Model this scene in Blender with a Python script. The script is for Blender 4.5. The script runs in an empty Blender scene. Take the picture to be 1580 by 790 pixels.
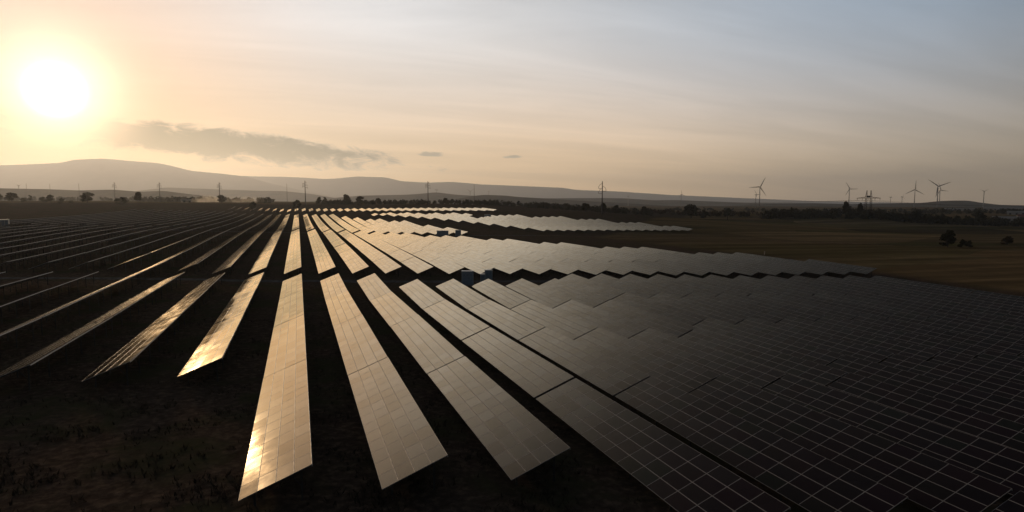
import bpy, bmesh, math, random
import numpy as np
from mathutils import Vector, Matrix

scene = bpy.context.scene
R = math.radians

# ------------------------------------------------------------------ camera
FOCAL = 967.1            # focal length in units of a 1580 wide frame
YAW = 0.32817            # to the right of the direction of the panel rows (+Y)
PITCH = math.atan(86 / 967.1)
CAM_H = 15.0
cam = bpy.data.cameras.new('camera')
cam.sensor_width = 36.0
cam.lens = FOCAL / 1580 * 36.0
cam.clip_start = 0.1
cam.clip_end = 80000
cam_o = bpy.data.objects.new('camera', cam)
scene.collection.objects.link(cam_o)
cam_o.location = (0, 0, CAM_H)
cam_o.rotation_euler = (math.pi / 2 - PITCH, 0, -YAW)
scene.camera = cam_o

# ------------------------------------------------------------------ sun, sky, exposure
SUN_DIR = Vector((-0.28564, 0.94830, 0.13836)).normalized()
SUN_EL = math.asin(SUN_DIR.z)
SUN_AZ = math.atan2(SUN_DIR.x, SUN_DIR.y)
sl = bpy.data.lights.new('sun', 'SUN')
sl.energy = 2.0            # the sun shines through thin cloud and haze
sl.angle = R(3.0)
sl.color = (1.0, 0.70, 0.42)
so = bpy.data.objects.new('sun', sl)
so.rotation_euler = SUN_DIR.to_track_quat('Z', 'Y').to_euler()
so.location = (0, 0, 60)
scene.collection.objects.link(so)

scene.view_settings.view_transform = 'Standard'
scene.view_settings.look = 'None'
scene.view_settings.exposure = 0.0
scene.view_settings.gamma = 1.0
scene.cycles.use_denoising = True
scene.cycles.max_bounces = 6
scene.cycles.volume_bounces = 0
scene.cycles.diffuse_bounces = 2
scene.cycles.glossy_bounces = 3
scene.cycles.transmission_bounces = 2
scene.cycles.transparent_max_bounces = 8
scene.cycles.caustics_reflective = False
scene.cycles.caustics_refractive = False


class Nodes:
    """small helper that wires math nodes"""
    def __init__(self, tree):
        self.t = tree; self.n = tree.nodes; self.l = tree.links

    def new(self, kind, **kw):
        nd = self.n.new(kind)
        for k, v in kw.items():
            setattr(nd, k, v)
        return nd

    def put(self, sock, val):
        if isinstance(val, bpy.types.NodeSocket):
            self.l.new(val, sock)
        elif val is not None:
            sock.default_value = val

    def m(self, op, a, b=None, c=None, clamp=False):
        nd = self.new('ShaderNodeMath', operation=op, use_clamp=clamp)
        self.put(nd.inputs[0], a); self.put(nd.inputs[1], b); self.put(nd.inputs[2], c)
        return nd.outputs[0]

    def v(self, op, a, b=None):
        nd = self.new('ShaderNodeVectorMath', operation=op)
        self.put(nd.inputs[0], a)
        if b is not None:
            self.put(nd.inputs[1], b)
        return nd.outputs['Value'] if op in ('DOT_PRODUCT', 'LENGTH') else nd.outputs[0]

    def comb(self, x, y, z):
        nd = self.new('ShaderNodeCombineXYZ')
        self.put(nd.inputs[0], x); self.put(nd.inputs[1], y); self.put(nd.inputs[2], z)
        return nd.outputs[0]

    def noise(self, vec, scale, detail=4, rough=0.55, dist=0.0):
        nd = self.new('ShaderNodeTexNoise')
        if vec is not None:
            self.l.new(vec, nd.inputs['Vector'])
        nd.inputs['Scale'].default_value = scale
        nd.inputs['Detail'].default_value = detail
        nd.inputs['Roughness'].default_value = rough
        nd.inputs['Distortion'].default_value = dist
        return nd.outputs[0]

    def smooth(self, val, a, b, lo=0.0, hi=1.0):
        nd = self.new('ShaderNodeMapRange', interpolation_type='SMOOTHSTEP')
        self.put(nd.inputs[0], val)
        for i, q in enumerate((a, b, lo, hi)):
            nd.inputs[i + 1].default_value = q
        return nd.outputs[0]

    def lin(self, val, a, b, lo=0.0, hi=1.0):
        nd = self.new('ShaderNodeMapRange')
        self.put(nd.inputs[0], val)
        for i, q in enumerate((a, b, lo, hi)):
            nd.inputs[i + 1].default_value = q
        return nd.outputs[0]

    def mix(self, fac, a, b, blend='MIX'):
        nd = self.new('ShaderNodeMix', data_type='RGBA', blend_type=blend)
        self.put(nd.inputs[0], fac)
        self.put(nd.inputs[6], a if isinstance(a, bpy.types.NodeSocket) else (*a, 1))
        self.put(nd.inputs[7], b if isinstance(b, bpy.types.NodeSocket) else (*b, 1))
        return nd.outputs[2]

    def ramp(self, fac, stops):
        nd = self.new('ShaderNodeValToRGB')
        self.put(nd.inputs[0], fac)
        el = nd.color_ramp.elements
        while len(el) < len(stops):
            el.new(0.5)
        for e, (p, c) in zip(el, stops):
            e.position = p; e.color = (*c, 1)
        return nd.outputs[0]


def build_world():
    w = bpy.data.worlds.new('World'); scene.world = w; w.use_nodes = True
    N = Nodes(w.node_tree); N.n.clear()
    d = N.new('ShaderNodeTexCoord').outputs['Generated']
    sep = N.new('ShaderNodeSeparateXYZ'); N.l.new(d, sep.inputs[0])
    z = sep.outputs[2]
    ang = N.m('ARCCOSINE', N.m('MINIMUM', N.m('MAXIMUM', N.v('DOT_PRODUCT', d, tuple(SUN_DIR)), -1.0), 1.0))

    def blob(amp, width):
        return N.m('MULTIPLY', N.m('EXPONENT', N.m('MULTIPLY', N.m('POWER', N.m('DIVIDE', ang, width), 3.0), -1.0)), amp)

    def gauss(amp, width):
        q = N.m('DIVIDE', ang, width)
        return N.m('MULTIPLY', N.m('EXPONENT', N.m('MULTIPLY', N.m('MULTIPLY', q, q), -1.0)), amp)
    # thin high cloud lit from behind: strongest near the sun, warm low down, blue grey far away
    far = N.smooth(ang, 0.55, 1.35)
    high = N.smooth(z, 0.0, 0.30)
    top = N.mix(far, (0.98, 0.955, 0.945), (0.80, 1.01, 1.27))
    low = N.mix(far, (1.0, 0.615, 0.30), (0.98, 0.71, 0.455))
    veil_c = N.mix(high, low, top)
    # cirrus streaks on a high plane
    inv = N.m('DIVIDE', 1.0, N.m('ADD', N.m('MAXIMUM', z, 0.0), 0.12))
    pl = N.comb(N.m('MULTIPLY', sep.outputs[0], inv), N.m('MULTIPLY', sep.outputs[1], inv), 0.0)
    rot = N.new('ShaderNodeMapping'); N.l.new(pl, rot.inputs[0])
    rot.inputs['Rotation'].default_value = (0, 0, R(28)); rot.inputs['Scale'].default_value = (0.32, 1.5, 1)
    c1 = N.noise(rot.outputs[0], 1.1, 6, 0.6, 0.8)
    rot2 = N.new('ShaderNodeMapping'); N.l.new(pl, rot2.inputs[0])
    rot2.inputs['Rotation'].default_value = (0, 0, R(-12)); rot2.inputs['Scale'].default_value = (0.25, 0.9, 1)
    c2 = N.noise(rot2.outputs[0], 2.3, 5, 0.55, 0.5)
    cir = N.m('ADD', N.lin(c1, 0.3, 0.7, 0.89, 1.12), N.lin(c2, 0.3, 0.7, -0.06, 0.06))
    amp = N.m('MULTIPLY', N.m('ADD', gauss(SKY_WIDE, SKY_WIDE_W), N.m('ADD', gauss(-0.62, 0.25), SKY_BASE)), cir)
    amp = N.m('MULTIPLY', amp, N.m('ADD', N.m('MULTIPLY', N.m('SUBTRACT', 1.0, high), N.smooth(ang, 0.25, 0.95, -0.13, 0.78)), 1.0))
    amp = N.m('MULTIPLY', amp, N.smooth(z, 0.21, 0.68, 1.0, 0.14))
    # added fade: dims the unseen high sky away from the sun to darken panel reflections
    clear = N.m('MULTIPLY', N.smooth(z, 0.25, 0.44), N.smooth(ang, 0.40, 0.72))
    amp = N.m('MULTIPLY', amp, N.m('SUBTRACT', 1.0, N.m('MULTIPLY', clear, 0.45)))
    # cloud bank low in the sky beside the sun, and two wisps
    def bank(fwd, hw, hh, tilt, freq, seed):
        f = Vector(fwd).normalized(); r = Vector((f.y, -f.x, 0)).normalized(); u = r.cross(f)
        df = N.v('DOT_PRODUCT', d, tuple(f))
        x = N.m('DIVIDE', N.v('DOT_PRODUCT', d, tuple(r)), df)
        y = N.m('DIVIDE', N.v('DOT_PRODUCT', d, tuple(u)), df)
        y = N.m('ADD', y, N.m('MULTIPLY', x, tilt))
        a = N.m('DIVIDE', x, hw); b = N.m('DIVIDE', y, hh)
        vec = N.comb(N.m('MULTIPLY', x, 1.0), N.m('MULTIPLY', y, 2.6), seed)
        n = N.noise(vec, freq, 9, 0.66, 0.5)
        e = N.m('SUBTRACT', 1.0, N.m('ADD', N.m('MULTIPLY', a, a), N.m('MULTIPLY', b, b)))
        e = N.m('ADD', e, N.m('MULTIPLY', N.m('SUBTRACT', n, 0.43), 3.6))
        s = N.smooth(e, 0.0, 1.0)
        return N.m('MULTIPLY', s, N.m('GREATER_THAN', df, 0.5))
    cl = bank((-0.1270, 0.9885, 0.0819), 0.31, 0.0225, 0.08, 24.0, 4.6)
    cl = N.m('MAXIMUM', cl, N.m('MULTIPLY', bank((0.3216, 0.9444, 0.0682), 0.015, 0.0028, 0.0, 75.0, 8.9), 0.55))
    cl = N.m('MAXIMUM', cl, N.m('MULTIPLY', bank((0.1991, 0.9774, 0.0716), 0.02, 0.004, 0.02, 60.0, 5.7), 0.6))
    cloud = N.m('MULTIPLY', cl, N.smooth(ang, 0.04, 0.13))
    veil_c = N.mix(N.m('MULTIPLY', cloud, 0.55), veil_c, (0.66, 0.67, 0.70))
    amp = N.m('MULTIPLY', amp, N.m('SUBTRACT', 1.0, N.m('MULTIPLY', cloud, 0.97)))
    em = N.new('ShaderNodeBackground'); N.l.new(veil_c, em.inputs[0]); N.l.new(amp, em.inputs[1])
    # aureole of the veiled sun
    gn, gc = gauss(GLOW_NEAR, 0.235), N.m('ADD', blob(GLOW_CORE, 0.021), gauss(1.3, 0.058))
    glow = N.m('MULTIPLY', N.m('ADD', gn, gc), N.m('SUBTRACT', 1.0, N.m('MULTIPLY', cloud, 0.9)))
    gcol = N.mix(N.m('DIVIDE', gc, N.m('ADD', N.m('ADD', gn, gc), 1e-6)), (1.0, 0.50, 0.20), (1.0, 0.86, 0.62))
    em2 = N.new('ShaderNodeBackground'); N.l.new(gcol, em2.inputs[0]); N.l.new(glow, em2.inputs[1])
    sky = N.new('ShaderNodeTexSky', sky_type='NISHITA')
    sky.sun_disc = False; sky.sun_elevation = SUN_EL; sky.sun_rotation = SUN_AZ
    sky.altitude = 100; sky.air_density = 1.0; sky.dust_density = 0.3; sky.ozone_density = 1.5
    bs = N.new('ShaderNodeBackground'); N.l.new(sky.outputs[0], bs.inputs[0]); bs.inputs[1].default_value = NISHITA
    a1 = N.new('ShaderNodeAddShader'); a2 = N.new('ShaderNodeAddShader')
    N.l.new(bs.outputs[0], a1.inputs[0]); N.l.new(em.outputs[0], a1.inputs[1])
    N.l.new(a1.outputs[0], a2.inputs[0]); N.l.new(em2.outputs[0], a2.inputs[1])
    out = N.new('ShaderNodeOutputWorld'); N.l.new(a2.outputs[0], out.inputs[0])


SKY_WIDE, SKY_WIDE_W, SKY_BASE = 0.86, 1.10, 0.055
GLOW_CORE, GLOW_NEAR = 22.0, 0.55
NISHITA = 0.02
HAZE_DENSITY = 5e-5
build_world()

# ------------------------------------------------------------------ terrain
# heights of the middle of the panel tables, surveyed over the field; the ground lies 1.7 m below
TERRAIN_POINTS = [(-1.5,34.1,0.15), (-1.5,59.4,-0.20), (-1.5,84.8,-0.45), (-1.5,110.2,-0.70), (-1.5,135.5,-0.80), (5.8,33.3,-0.04), (5.8,58.6,-0.45), (5.8,84.1,-0.77), (5.8,109.6,-1.15), (5.8,134.9,-0.93), (13.1,32.8,-0.45), (13.1,58.1,-0.87), (13.1,83.6,-1.08), (13.1,109.0,-1.63), (13.1,134.3,-1.11), (20.4,23.0,-0.51), (20.4,48.3,-0.96), (20.4,73.8,-1.44), (20.4,99.3,-1.76), (20.4,124.6,-1.44), (27.7,47.8,-1.48), (27.7,73.2,-1.84), (27.7,98.4,-2.15), (27.7,123.7,-1.63), (35.1,47.2,-1.89), (35.1,72.7,-2.26), (35.1,97.8,-2.48), (35.1,123.2,-1.87), (42.4,72.7,-2.99), (42.4,97.3,-2.82), (42.4,122.6,-2.08), (-8.9,61.4,-0.16), (-8.9,87.4,-0.20), (-8.9,113.0,-0.30), (-8.9,138.2,-0.62), (-16.2,61.7,0.20), (-16.2,137.8,-0.19), (-23.5,62.2,0.53), (-23.5,137.5,0.17), (5.8,146.2,-0.54), (13.1,146.1,-0.75), (20.4,145.1,-0.94), (27.7,144.7,-1.26), (35.1,143.7,-1.49), (42.4,142.9,-1.72), (49.7,142.3,-1.97), (57.0,141.7,-2.21), (64.3,139.9,-2.35), (71.6,140.7,-2.80), (79.0,139.6,-2.94), (86.3,138.9,-3.24), (93.6,138.5,-3.54), (100.9,137.5,-3.78), (64.3,141.1,-2.53), (57.0,130.6,-2.37), (64.3,129.9,-2.68), (71.6,129.8,-2.98), (79.0,129.4,-3.24), (86.3,129.6,-3.59), (93.6,128.9,-3.95), (5.8,320.4,0.32), (13.1,329.7,-0.46), (5.8,340.0,-0.09), (13.1,341.5,-0.19), (20.4,329.9,-0.31), (27.7,326.1,-0.68), (35.1,327.4,-1.58), (42.4,326.7,-1.90), (49.7,324.5,-2.25), (57.0,334.5,-2.33), (64.3,334.4,-2.44), (86.3,332.0,-2.93), (5.8,594.2,2.19), (-30.8,75.9,0.80), (-38.1,95.7,0.63), (-45.4,115.5,1.31), (-52.8,135.3,1.37), (-60.1,155.0,1.38), (-67.4,174.8,1.73), (-74.7,194.6,1.93), (-82.0,214.4,2.20), (-89.4,234.3,2.69), (-96.7,254.1,3.10), (-104.0,273.9,3.31), (269.2,375.9,-6.09), (152.1,378.7,-4.19), (-343.4,965.1,14.23), (-227.3,840.6,12.99), (-167.6,799.0,11.65), (-96.2,933.8,12.32), (68.2,930.7,10.21), (158.9,800.2,11.14), (261.1,514.4,3.78), (396.4,669.3,-2.09), (452.1,650.0,-5.22), (466.3,602.7,-5.55), (540.9,555.7,-9.98), (687.4,612.5,-3.90), (706.3,562.9,-11.48), (753.6,504.1,-13.70), (324.1,237.3,-8.11), (379.7,239.5,-8.89), (275.6,222.2,-5.86), (0.0,730.0,5.20), (-60.0,0.0,2.40), (60.0,0.0,-3.20), (-60.0,-60.0,2.40), (60.0,-60.0,-3.20), (120.0,0.0,-5.50), (150.0,40.0,-5.90), (150.0,90.0,-5.40), (523.0,880.0,1.50),(800.0,700.0,-13.00),(800.0,950.0,-11.00),(650.0,900.0,-5.50),(800.0,450.0,-17.0)]
_TP = np.array(TERRAIN_POINTS)
_A = _TP[:, :2] / 100.0


def _phi(d2):
    return np.where(d2 > 0, d2 * np.log(d2 + 1e-12), 0) * 0.5


def _solve():
    n = len(_A)
    d2 = ((_A[:, None] - _A[None]) ** 2).sum(-1)
    Q = np.c_[np.ones(n), _A]
    M = np.block([[_phi(d2) + 0.02 * np.eye(n), Q], [Q.T, np.zeros((3, 3))]])
    return np.linalg.solve(M, np.r_[_TP[:, 2], 0, 0, 0])


_W = _solve()


def table_height(u, v):
    u0_, v0_ = np.asarray(u, float), np.asarray(v, float)
    u = np.clip(u0_, -420, 800) / 100.0; v = np.clip(v0_, -80, 1000) / 100.0
    d2 = (u[..., None] - _A[:, 0]) ** 2 + (v[..., None] - _A[:, 1]) ** 2
    h = _phi(d2) @ _W[:len(_A)] + _W[-3] + _W[-2] * u + _W[-1] * v
    r = np.hypot(u0_, v0_)
    k = np.clip((r - 2500) / 3500, 0, 1); k = k * k * (3 - 2 * k)
    return h * (1 - k) - k * np.minimum(0.0085 * r, 190)     # the plain drops away towards the horizon


def ground_z(u, v):
    return table_height(u, v) - 1.7


def spot(px, depth):
    """plan position seen in the direction px at a distance in front of the camera"""
    t = (px - 790) / FOCAL
    return (depth * (math.sin(YAW) + t * math.cos(YAW)), depth * (math.cos(YAW) - t * math.sin(YAW)))


# ------------------------------------------------------------------ materials
def material(name):
    mt = bpy.data.materials.new(name); mt.use_nodes = True
    N = Nodes(mt.node_tree)
    b = N.n['Principled BSDF']
    return mt, N, b


def plain(name, col, rough=0.6, metal=0.0, var=0.25, scale=3.0, spec=0.5):
    mt, N, b = material(name)
    b.inputs['Specular IOR Level'].default_value = spec
    if rough > 0.9: b.inputs['Specular IOR Level'].default_value = 0.0
    co = N.new('ShaderNodeTexCoord').outputs['Object']
    n = N.noise(co, scale, 5, 0.6)
    f = N.lin(n, 0.3, 0.7, 1 - var, 1 + var)
    c = N.mix(1.0, col, N.comb(f, f, f), 'MULTIPLY')
    N.l.new(c, b.inputs['Base Color'])
    N.l.new(N.lin(n, 0.3, 0.7, max(0.02, rough - 0.1), min(1, rough + 0.1)), b.inputs['Roughness'])
    b.inputs['Metallic'].default_value = metal
    return mt


def make_glass():
    mt, N, b = material('module_glass')
    geo = N.new('ShaderNodeNewGeometry')
    oi = N.new('ShaderNodeObjectInfo')
    rnd = N.m('FRACT', N.m('ADD', geo.outputs['Random Per Island'], oi.outputs['Random']))
    rnd2 = N.m('FRACT', N.m('MULTIPLY', rnd, 17.31))
    pos = geo.outputs['Position']
    # silicon: near black with a purple or green cast that differs from module to module
    c = N.ramp(rnd, [(0.0, (0.0115, 0.0055, 0.0115)), (0.45, (0.0080, 0.0066, 0.0105)), (0.8, (0.0125, 0.0055, 0.0100)), (1.0, (0.0065, 0.0085, 0.0085))])
    dust = N.lin(N.noise(pos, 0.35, 4, 0.6), 0.35, 0.75, 0.0, 0.004)
    dust = N.m('ADD', dust, N.m('MULTIPLY', rnd2, 0.002))
    c = N.mix(dust, c, (0.5, 0.42, 0.32))
    N.l.new(c, b.inputs['Base Color'])
    r = N.m('ADD', N.lin(rnd2, 0, 1, GLASS_R0, GLASS_R1), N.lin(N.noise(pos, 1.3, 3), 0.3, 0.7, -0.012, 0.015))
    N.l.new(r, b.inputs['Roughness'])
    bump = N.new('ShaderNodeBump'); bump.inputs['Strength'].default_value = 0.10; bump.inputs['Distance'].default_value = 0.01
    N.l.new(N.noise(pos, 1.6, 2, 0.5), bump.inputs['Height'])
    # anti-reflective glass: hardly any reflection head on, strong and slightly golden at a grazing angle
    b.inputs['Specular IOR Level'].default_value = 0.0
    gl = N.new('ShaderNodeBsdfGlossy', distribution='GGX')
    N.l.new(N.mix(rnd2, (1.0, 0.85, 0.62), (1.0, 0.88, 0.68)), gl.inputs['Color']); N.l.new(r, gl.inputs['Roughness']); N.l.new(bump.outputs[0], gl.inputs['Normal'])
    lw = N.new('ShaderNodeLayerWeight'); lw.inputs['Blend'].default_value = 0.5
    fr = N.m('ADD', N.m('MULTIPLY', N.m('POWER', lw.outputs['Facing'], 4.25), N.lin(rnd2, 0, 1, 1.30, 1.43)), N.lin(rnd, 0, 1, 0.003, 0.007), clamp=True)
    mx = N.new('ShaderNodeMixShader'); N.l.new(fr, mx.inputs[0]); N.l.new(b.outputs[0], mx.inputs[1]); N.l.new(gl.outputs[0], mx.inputs[2])
    N.l.new(mx.outputs[0], N.n['Material Output'].inputs['Surface'])
    return mt


GLASS_R0, GLASS_R1 = 0.055, 0.08
M = {}
M['glass'] = make_glass()
M['frame'] = plain('module_frame', (0.25, 0.24, 0.24), 0.5, 0.0, 0.1, 3.0, 0.25)
M['back'] = plain('module_backsheet', (0.05, 0.05, 0.05), 0.7, 0.0, 0.2)
M['steel'] = plain('galvanised_steel', (0.045, 0.042, 0.04), 0.7, 0.0, 0.3, 3.0, 0.1)
M['added_rail'] = plain('added_bright_rail', (0.30, 0.285, 0.27), 0.45, 0.5, 0.15)  # added rail, pale so the upper edges of edge-on rows read as lit lines
M['track'] = plain('gravel', (0.085, 0.08, 0.078), 0.95, 0.0, 0.45, 0.8)
M['dirt'] = plain('dry_dirt', (0.10, 0.068, 0.043), 0.95, 0.0, 0.4, 0.3)
M['bark'] = plain('bark', (0.035, 0.026, 0.02), 0.9)
M['cabinet'] = plain('cabinet_paint', (0.21, 0.25, 0.30), 0.45, 0.0, 0.15)
M['cabinet_edge'] = plain('cabinet_trim', (0.45, 0.45, 0.44), 0.4, 0.0, 0.1)
M['louver'] = plain('louver_paint', (0.14, 0.16, 0.19), 0.5)
M['concrete'] = plain('concrete', (0.22, 0.21, 0.20), 0.9)
M['pole'] = plain('dark_concrete_pole', (0.055, 0.05, 0.048), 0.8)
M['pylon'] = plain('rusty_lattice', (0.03, 0.02, 0.017), 0.95)
M['white'] = plain('turbine_white', (0.20, 0.20, 0.205), 0.45, 0.0, 0.05)
M['plaster'] = plain('plaster', (0.25, 0.225, 0.20), 0.85)
M['red_roof'] = plain('red_tiles', (0.16, 0.06, 0.04), 0.85)
M['pale_roof'] = plain('pale_sheet_roof', (0.24, 0.225, 0.21), 0.8, 0.0, 0.25, 3.0, 0.1)
M['dark_open'] = plain('dark_opening', (0.02, 0.02, 0.02), 0.6)
M['insulator'] = plain('insulator', (0.10, 0.07, 0.06), 0.4)


def make_leaf(name, c0, c1):
    mt, N, b = material(name)
    geo = N.new('ShaderNodeNewGeometry')
    oi = N.new('ShaderNodeObjectInfo')
    f = N.m('FRACT', N.m('ADD', geo.outputs['Random Per Island'], N.m('MULTIPLY', oi.outputs['Random'], 0.3)))
    n = N.noise(geo.outputs['Position'], 0.35, 3)
    c = N.mix(N.m('MULTIPLY', N.m('ADD', f, n), 0.5), c0, c1)
    N.l.new(c, b.inputs['Base Color']); b.inputs['Roughness'].default_value = 0.75
    b.inputs['Specular IOR Level'].default_value = 0.05
    return mt


M['leaf'] = make_leaf('foliage', (0.018, 0.020, 0.010), (0.060, 0.050, 0.026))
M['leaf_dry'] = make_leaf('dry_foliage', (0.030, 0.022, 0.012), (0.075, 0.050, 0.028))
M['grass'] = make_leaf('dry_grass_blades', (0.020, 0.016, 0.011), (0.055, 0.040, 0.026))


def make_ground():
    mt, N, b = material('ground_soil')
    pos = N.new('ShaderNodeNewGeometry').outputs['Position']
    fine = N.noise(pos, 1.7, 8, 0.65)
    mid = N.noise(pos, 0.12, 6, 0.6, 0.6)
    mp = N.new('ShaderNodeMapping'); N.l.new(pos, mp.inputs[0]); mp.inputs['Rotation'].default_value = (0, 0, R(-68)); mp.inputs['Scale'].default_value = (0.0045, 0.0165, 0.01)
    fld = N.new('ShaderNodeTexVoronoi', feature='F1'); N.l.new(mp.outputs[0], fld.inputs['Vector']); fld.inputs['Scale'].default_value = 1.0
    sepc = N.new('ShaderNodeSeparateColor'); N.l.new(fld.outputs['Color'], sepc.inputs[0])
    field_c = N.ramp(sepc.outputs[0], [(0.0, (0.072, 0.053, 0.026)), (0.3, (0.110, 0.074, 0.038)), (0.5, (0.052, 0.048, 0.021)), (0.65, (0.032, 0.026, 0.016)), (0.82, (0.125, 0.090, 0.048)), (1.0, (0.066, 0.056, 0.026))])
    # strips of stubble and dry grass along the fields
    ms = N.new('ShaderNodeMapping'); N.l.new(pos, ms.inputs[0]); ms.inputs['Rotation'].default_value = (0, 0, R(21)); ms.inputs['Scale'].default_value = (0.006, 0.075, 0.01)
    strip = N.noise(ms.outputs[0], 1.0, 6, 0.65, 0.6)
    sf = N.lin(strip, 0.3, 0.7, 0.5, 2.2)
    field_c = N.mix(1.0, field_c, N.comb(sf, sf, sf), 'MULTIPLY')
    soil = N.ramp(fine, [(0.25, (0.026, 0.018, 0.013)), (0.5, (0.062, 0.044, 0.033)), (0.75, (0.145, 0.10, 0.07))])
    soil = N.mix(N.smooth(mid, 0.45, 0.68), soil, (0.046, 0.045, 0.024))
    dist = N.v('LENGTH', pos)
    sp = N.new('ShaderNodeSeparateXYZ'); N.l.new(pos, sp.inputs[0])
    # ploughed and stubble fields lie beyond the solar plant
    east = N.m('SUBTRACT', sp.outputs[0], N.m('MULTIPLY', N.m('MAXIMUM', N.m('SUBTRACT', sp.outputs[1], 330.0), 0.0), 0.85))
    outer = N.m('MAXIMUM', N.smooth(east, 158, 172), N.smooth(dist, 900, 1000))
    far_c = N.mix(N.lin(mid, 0.3, 0.7, 0.0, 0.45), field_c, N.mix(fine, (0.044, 0.036, 0.018), (0.085, 0.060, 0.033)))
    c = N.mix(outer, soil, far_c)
    N.l.new(c, b.inputs['Base Color']); b.inputs['Roughness'].default_value = 1.0
    b.inputs['Specular IOR Level'].default_value = 0.0
    bp = N.new('ShaderNodeBump'); bp.inputs['Strength'].default_value = 0.8; bp.inputs['Distance'].default_value = 0.15
    N.l.new(fine, bp.inputs['Height']); N.l.new(bp.outputs[0], b.inputs['Normal'])
    return mt


M['ground'] = make_ground()


def make_hill(name, c0, c1):
    mt, N, b = material(name)
    pos = N.new('ShaderNodeNewGeometry').outputs['Position']
    n = N.noise(pos, 0.004, 7, 0.65)
    N.l.new(N.mix(N.smooth(n, 0.35, 0.65), c0, c1), b.inputs['Base Color']); b.inputs['Roughness'].default_value = 1.0
    b.inputs['Specular IOR Level'].default_value = 0.0
    return mt


M['hill'] = make_hill('scrub_hill', (0.028, 0.028, 0.018), (0.080, 0.062, 0.042))
M['mountain'] = make_hill('wooded_mountain', (0.030, 0.034, 0.026), (0.060, 0.055, 0.045))


# ------------------------------------------------------------------ mesh helpers
class Mesh:
    """collects faces with material slots and becomes one mesh"""
    def __init__(self):
        self.v = []; self.f = []; self.mi = []

    def quad(self, pts, mi=0):
        i = len(self.v); self.v.extend([tuple(p) for p in pts])
        self.f.append(tuple(range(i, i + len(pts)))); self.mi.append(mi)

    def box(self, c, s, mi=0, rot=None):
        x, y, z = (q / 2 for q in s)
        P = [Vector((a * x, b * y, d * z)) for d in (-1, 1) for b in (-1, 1) for a in (-1, 1)]
        if rot is not None:
            P = [rot @ p for p in P]
        i = len(self.v); c = Vector(c); self.v.extend([tuple(p + c) for p in P])
        for f in ((0, 2, 3, 1), (4, 5, 7, 6), (0, 1, 5, 4), (2, 6, 7, 3), (0, 4, 6, 2), (1, 3, 7, 5)):
            self.f.append(tuple(i + k for k in f)); self.mi.append(mi)

    def bar(self, a, b, w, mi=0, w2=None, n=4):
        a, b = Vector(a), Vector(b); d = (b - a)
        if d.length < 1e-6:
            return
        q = d.to_track_quat('Z', 'Y'); i = len(self.v); w2 = w if w2 is None else w2
        for p, r in ((a, w), (b, w2)):
            for k in range(n):
                t = 2 * math.pi * (k + 0.5) / n
                self.v.append(tuple(p + q @ Vector((math.cos(t) * r, math.sin(t) * r, 0))))
        for k in range(n):
            j = (k + 1) % n
            self.f.append((i + k, i + j, i + n + j, i + n + k)); self.mi.append(mi)
        self.f.append(tuple(i + k for k in reversed(range(n)))); self.mi.append(mi)
        self.f.append(tuple(i + n + k for k in range(n))); self.mi.append(mi)

    def data(self, name, mats, smooth=False):
        me = bpy.data.meshes.new(name); me.from_pydata(self.v, [], self.f)
        for m_ in mats:
            me.materials.append(m_)
        if len(mats) > 1:
            me.polygons.foreach_set('material_index', self.mi)
        if smooth:
            me.polygons.foreach_set('use_smooth', [True] * len(me.polygons))
        me.update()
        return me


def link(name, data, parent=None, loc=(0, 0, 0), rot=(0, 0, 0)):
    o = bpy.data.objects.new(name, data); scene.collection.objects.link(o)
    o.parent = parent; o.location = loc; o.rotation_euler = rot
    return o


def tag(o, label=None, cat=None, group=None, kind=None):
    if label: o['label'] = label
    if cat: o['category'] = cat
    if group: o['group'] = group
    if kind: o['kind'] = kind
    return o


def grid_mesh(name, X, Y, Z, mat, smooth=True):
    ny, nx = X.shape
    me = bpy.data.meshes.new(name)
    idx = np.arange(nx * ny).reshape(ny, nx)
    q = np.stack([idx[:-1, :-1], idx[:-1, 1:], idx[1:, 1:], idx[1:, :-1]], -1).reshape(-1, 4)
    me.vertices.add(nx * ny); me.vertices.foreach_set('co', np.stack([X, Y, Z], -1).reshape(-1).astype(np.float32))
    me.loops.add(q.size); me.loops.foreach_set('vertex_index', q.reshape(-1).astype(np.int32))
    me.polygons.add(len(q)); me.polygons.foreach_set('loop_start', np.arange(0, q.size, 4, dtype=np.int32))
    me.polygons.foreach_set('use_smooth', np.ones(len(q), dtype=bool))
    me.materials.append(mat); me.update(calc_edges=True); me.validate()
    return me


def quads_mesh(name, V, mat):
    """V: (n,4,3) array of separate quads"""
    n = len(V); me = bpy.data.meshes.new(name)
    me.vertices.add(4 * n); me.vertices.foreach_set('co', V.reshape(-1).astype(np.float32))
    me.loops.add(4 * n); me.loops.foreach_set('vertex_index', np.arange(4 * n, dtype=np.int32))
    me.polygons.add(n); me.polygons.foreach_set('loop_start', np.arange(0, 4 * n, 4, dtype=np.int32))
    me.materials.append(mat); me.update(calc_edges=True)
    return me


# ------------------------------------------------------------------ ground, tracks, hills
def build_ground():
    n = 380; k = 6.3
    t = np.linspace(-1, 1, n)
    s = 26000 * np.sinh(k * t) / math.sinh(k)
    X, Y = np.meshgrid(s + 30, s + 80)
    Z = ground_z(X, Y)
    rg = np.random.RandomState(3)
    # small humps of rough soil between the rows
    Z += 0.05 * np.sin(X * 0.9 + 1.3 * np.sin(Y * 0.37)) * np.sin(Y * 0.7 + np.sin(X * 0.5)) + rg.normal(0, 0.03, Z.shape)
    tag(link('ground', grid_mesh('ground', X, Y, Z, M['ground'])), kind='structure')


build_ground()


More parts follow.
